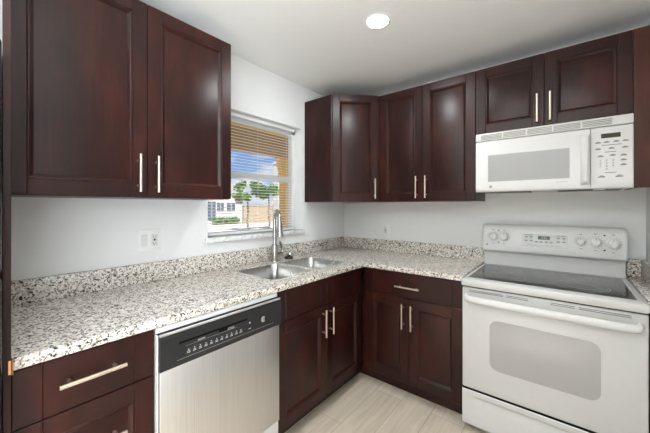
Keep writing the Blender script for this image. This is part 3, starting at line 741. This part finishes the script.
MB().box(0.006, W-0.006, -0.6725, -0.6402, 0.2525, 0.2635).build('drawer_gap', M['dark'], rg, False)
MB().box(0.006, W-0.006, -0.672, -0.6402, 0.8615, 0.8675).build('cooktop_gap', M['dark'], rg, False)
# storage drawer with a scooped pull
m = MB(); z0, z1 = 0.045, 0.252
prof = [(-0.645, z0), (-0.668, z0), (-0.674, z0+0.006), (-0.674, 0.160), (-0.666, 0.185), (-0.660, 0.205), (-0.662, 0.214), (-0.672, 0.220), (-0.674, 0.226), (-0.674, z1-0.004), (-0.671, z1), (-0.645, z1)]
mid = prof; end = [(-0.645, z0), (-0.668, z0), (-0.674, z0+0.006), (-0.674, 0.160), (-0.674, 0.185), (-0.674, 0.205), (-0.674, 0.214), (-0.674, 0.220), (-0.674, 0.226), (-0.674, z1-0.004), (-0.671, z1), (-0.645, z1)]
m.loops([[(x, y, z) for y, z in pr] for x, pr in ((0.003, end), (0.06, end), (0.10, mid), (W-0.10, mid), (W-0.06, end), (W-0.003, end))])
m.build('storage_drawer', M['enamel'], rg)

# ------------------------------------------------------------------ microwave (world x 1.3545 .. 2.1105)
mw = thing('microwave', 'white over-the-range microwave oven mounted above the range', 'microwave', (1.3545, 0, 0))
W = 0.7565; z0, z1 = 1.436, 1.829; yf = -0.352
MB().box(0.001, W-0.001, -0.318, -0.003, z0+0.004, z1-0.002, 0.002, 1).build('body', M['plastic'], mw)
m = MB(); m.box(0.03, 0.30, -0.30, -0.10, z0-0.002, z0+0.006); m.box(0.44, 0.72, -0.30, -0.10, z0-0.002, z0+0.006)
m.build('grease_filter', M['grey_mark'], mw)
for xx in (0.345, 0.60): MB().box(xx, xx+0.05, -0.31, -0.25, z0-0.003, z0+0.0055, 0.001, 1).build('lamp_cover', M['plastic'], mw)
m = MB(); m.box(0.0, W, yf, -0.3185, 1.778, z1, 0.005); vg = m.build('vent_grille', M['plastic'], mw)
for i in range(5):
    xa = 0.035+i*0.126 if i < 4 else 0.035+4*0.126; 
    a = 0.034+i*0.1295; m = MB()
    for j in range(4): m.box(a, a+0.122, yf-0.0008, yf+0.001, 1.786+j*0.0088, 1.7912+j*0.0088)
    m.build('vent_slot_panel', M['grey_vent'], vg)
dX = 0.585
m = MB(); prof = [(-0.3185, z0), (yf+0.010, z0), (yf+0.003, z0+0.006), (yf-0.001, z0+0.022), (yf, z0+0.04), (yf, 1.768), (yf+0.004, 1.774), (-0.3185, 1.774)]
m.loops([[(0.0, y if y > yf+0.02 else y+0.005, z) for y, z in prof], [(0.005, y, z) for y, z in prof], [(dX, y, z) for y, z in prof]])
dr = m.build('door', M['plastic'], mw)
wa, wb, wc, wd = 0.076, 0.497, 1.503, 1.679
m = MB()
def fr4(i, y): return [(wa-i, y, wc-i), (wb+i, y, wc-i), (wb+i, y, wd+i), (wa-i, y, wd+i)]
m.loops([fr4(0.008, yf+0.001), fr4(0.008, yf-0.001), fr4(0.0, yf-0.001), fr4(-0.002, yf+0.002)], cap0=False, cap1=False); m.build('window_bezel', M['plastic'], dr)
m = MB(); m.box(wa-0.001, wb+0.001, yf-0.0004, yf+0.002, wc-0.001, wd+0.001); m.build('window', M['micro_glass'], dr, False)
em = MB().lathe([(0.009, yf+0.001), (0.009, yf-0.002), (0.0075, yf-0.0025)], (0.092, 0, 1.470), 'y', 20).build('emblem', M['grey_vent'], dr)
MB().text('GE', 0.009, tx(0.092, yf-0.0027, 1.470)).build('lettering', M['white_mark'], em, False)
MB().text('Spacemaker', 0.0115, tx(0.462, yf-0.0004, 1.484)).build('lettering', M['grey_vent'], dr, False)
m = MB(); hr = []
for z, o_, wdt in ((1.462, 0.004, 0.016), (1.468, 0.018, 0.017), (1.49, 0.028, 0.018), (1.60, 0.032, 0.018), (1.71, 0.028, 0.018), (1.738, 0.018, 0.017), (1.745, 0.004, 0.016)):
    hr.append([(0.562-wdt, yf-0.0, z), (0.562-wdt, yf-o_*0.75, z), (0.562-wdt*0.6, yf-o_, z), (0.562+wdt*0.6, yf-o_, z), (0.562+wdt, yf-o_*0.75, z), (0.562+wdt, yf-0.0, z)])
m.loops(hr); m.build('handle', M['plastic'], dr, angle=45)
m = MB(); m.loops([[(x, y, z) for y, z in prof] for x in (dX+0.003, W-0.005)]+[[(W, y if y > yf+0.02 else y+0.005, z) for y, z in prof]])
cp = m.build('control_panel', M['plastic'], mw)
ds = MB().box(0.630, 0.707, yf-0.0012, yf+0.001, 1.712, 1.737, 0.0005, 1).build('display', M['display'], cp)
def key(x, z, w, h, txt=None):
    b_ = MB().box(x-w/2, x+w/2, yf-0.0008, yf+0.0005, z-h/2, z+h/2, 0.0003, 1).build('button', M['plastic'], cp)
    mk = MB()
    if txt: mk.text(txt, h*1.15, tx(x, yf-0.001, z))
    else:
        mk.box(x-w*0.46, x+w*0.46, yf-0.0012, yf-0.0006, z-h*0.25, z+h*0.08)
        mk.box(x-w*0.25, x+w*0.25, yf-0.0012, yf-0.0006, z+h*0.18, z+h*0.40)
    mk.build('printing', M['grey_mark'], b_, False)
for i, x in enumerate((0.618, 0.652, 0.690, 0.726)): key(x, 1.690, 0.026, 0.012)
for x in (0.618, 0.672, 0.724): key(x, 1.655, 0.026, 0.013)
for x, z in ((0.628, 1.614), (0.676, 1.617), (0.718, 1.614), (0.718, 1.588), (0.718, 1.563)): key(x, z, 0.026, 0.014)
n = 0
for r_ in range(4):
    for c_ in range(3):
        lab_ = ['1', '2', '3', '4', '5', '6', '7', '8', '9', '', '0', ''][n]; n += 1
        if lab_: key(0.627+c_*0.0255, 1.590-r_*0.0155, 0.018, 0.0125, lab_)
for x in (0.632, 0.702): key(x, 1.502, 0.032, 0.016)
mk = MB()
for a, b_, z in ((0.632, 0.71, 1.672), (0.645, 0.69, 1.634), (0.645, 0.69, 1.522)): mk.box(a, b_, yf-0.0006, yf+0.0004, z, z+0.003)
mk.build('printing', M['grey_mark'], cp, False)

# ------------------------------------------------------------------ outlets
o = thing('switch_plate', 'double wall plate with light switch and outlet above the left counter', 'wall plate', (0, -1.962, 1.088), PI/2)
MB().box(0, 0.120, -0.006, -0.0003, 0, 0.122, 0.002, 2).build('plate', M['trim_white'], o)
rk = MB().box(0.017, 0.049, -0.0085, -0.005, 0.028, 0.094, 0.0012, 1).build('rocker_switch', M['plastic'], o)
q = MB().box(0.069, 0.103, -0.0085, -0.005, 0.028, 0.094, 0.0012, 1).build('receptacle', M['plastic'], o)
m = MB()
for zz in (0.042, 0.078):
    m.box(0.0785, 0.0805, -0.0092, -0.008, zz-0.005, zz+0.005); m.box(0.0915, 0.0935, -0.0092, -0.008, zz-0.005, zz+0.005); m.lathe([(0.0022, -0.0092), (0.0022, -0.008)], (0.086, 0, zz-0.009), 'y', 10)
m.build('slots', M['dark'], q)
m = MB(); m.box(0.080, 0.092, -0.0096, -0.008, 0.056, 0.0645, 0.0005, 1); m.build('test_button', M['black_plastic'], q)
o = thing('outlet_plate', 'small white outlet plate on the back wall above the backsplash', 'wall plate', (0.456, 0, 1.054))
MB().box(0, 0.072, -0.006, -0.0003, 0, 0.117, 0.002, 2).build('plate', M['trim_white'], o)
q = MB().box(0.019, 0.053, -0.0085, -0.005, 0.025, 0.092, 0.0012, 1).build('receptacle', M['plastic'], o)
m = MB()
for zz in (0.040, 0.076): m.box(0.0285, 0.0305, -0.0092, -0.008, zz-0.005, zz+0.005); m.box(0.0415, 0.0435, -0.0092, -0.008, zz-0.005, zz+0.005)
m.box(0.030, 0.042, -0.0096, -0.008, 0.0535, 0.063, 0.0005, 1); m.build('slots', M['dark'], q)
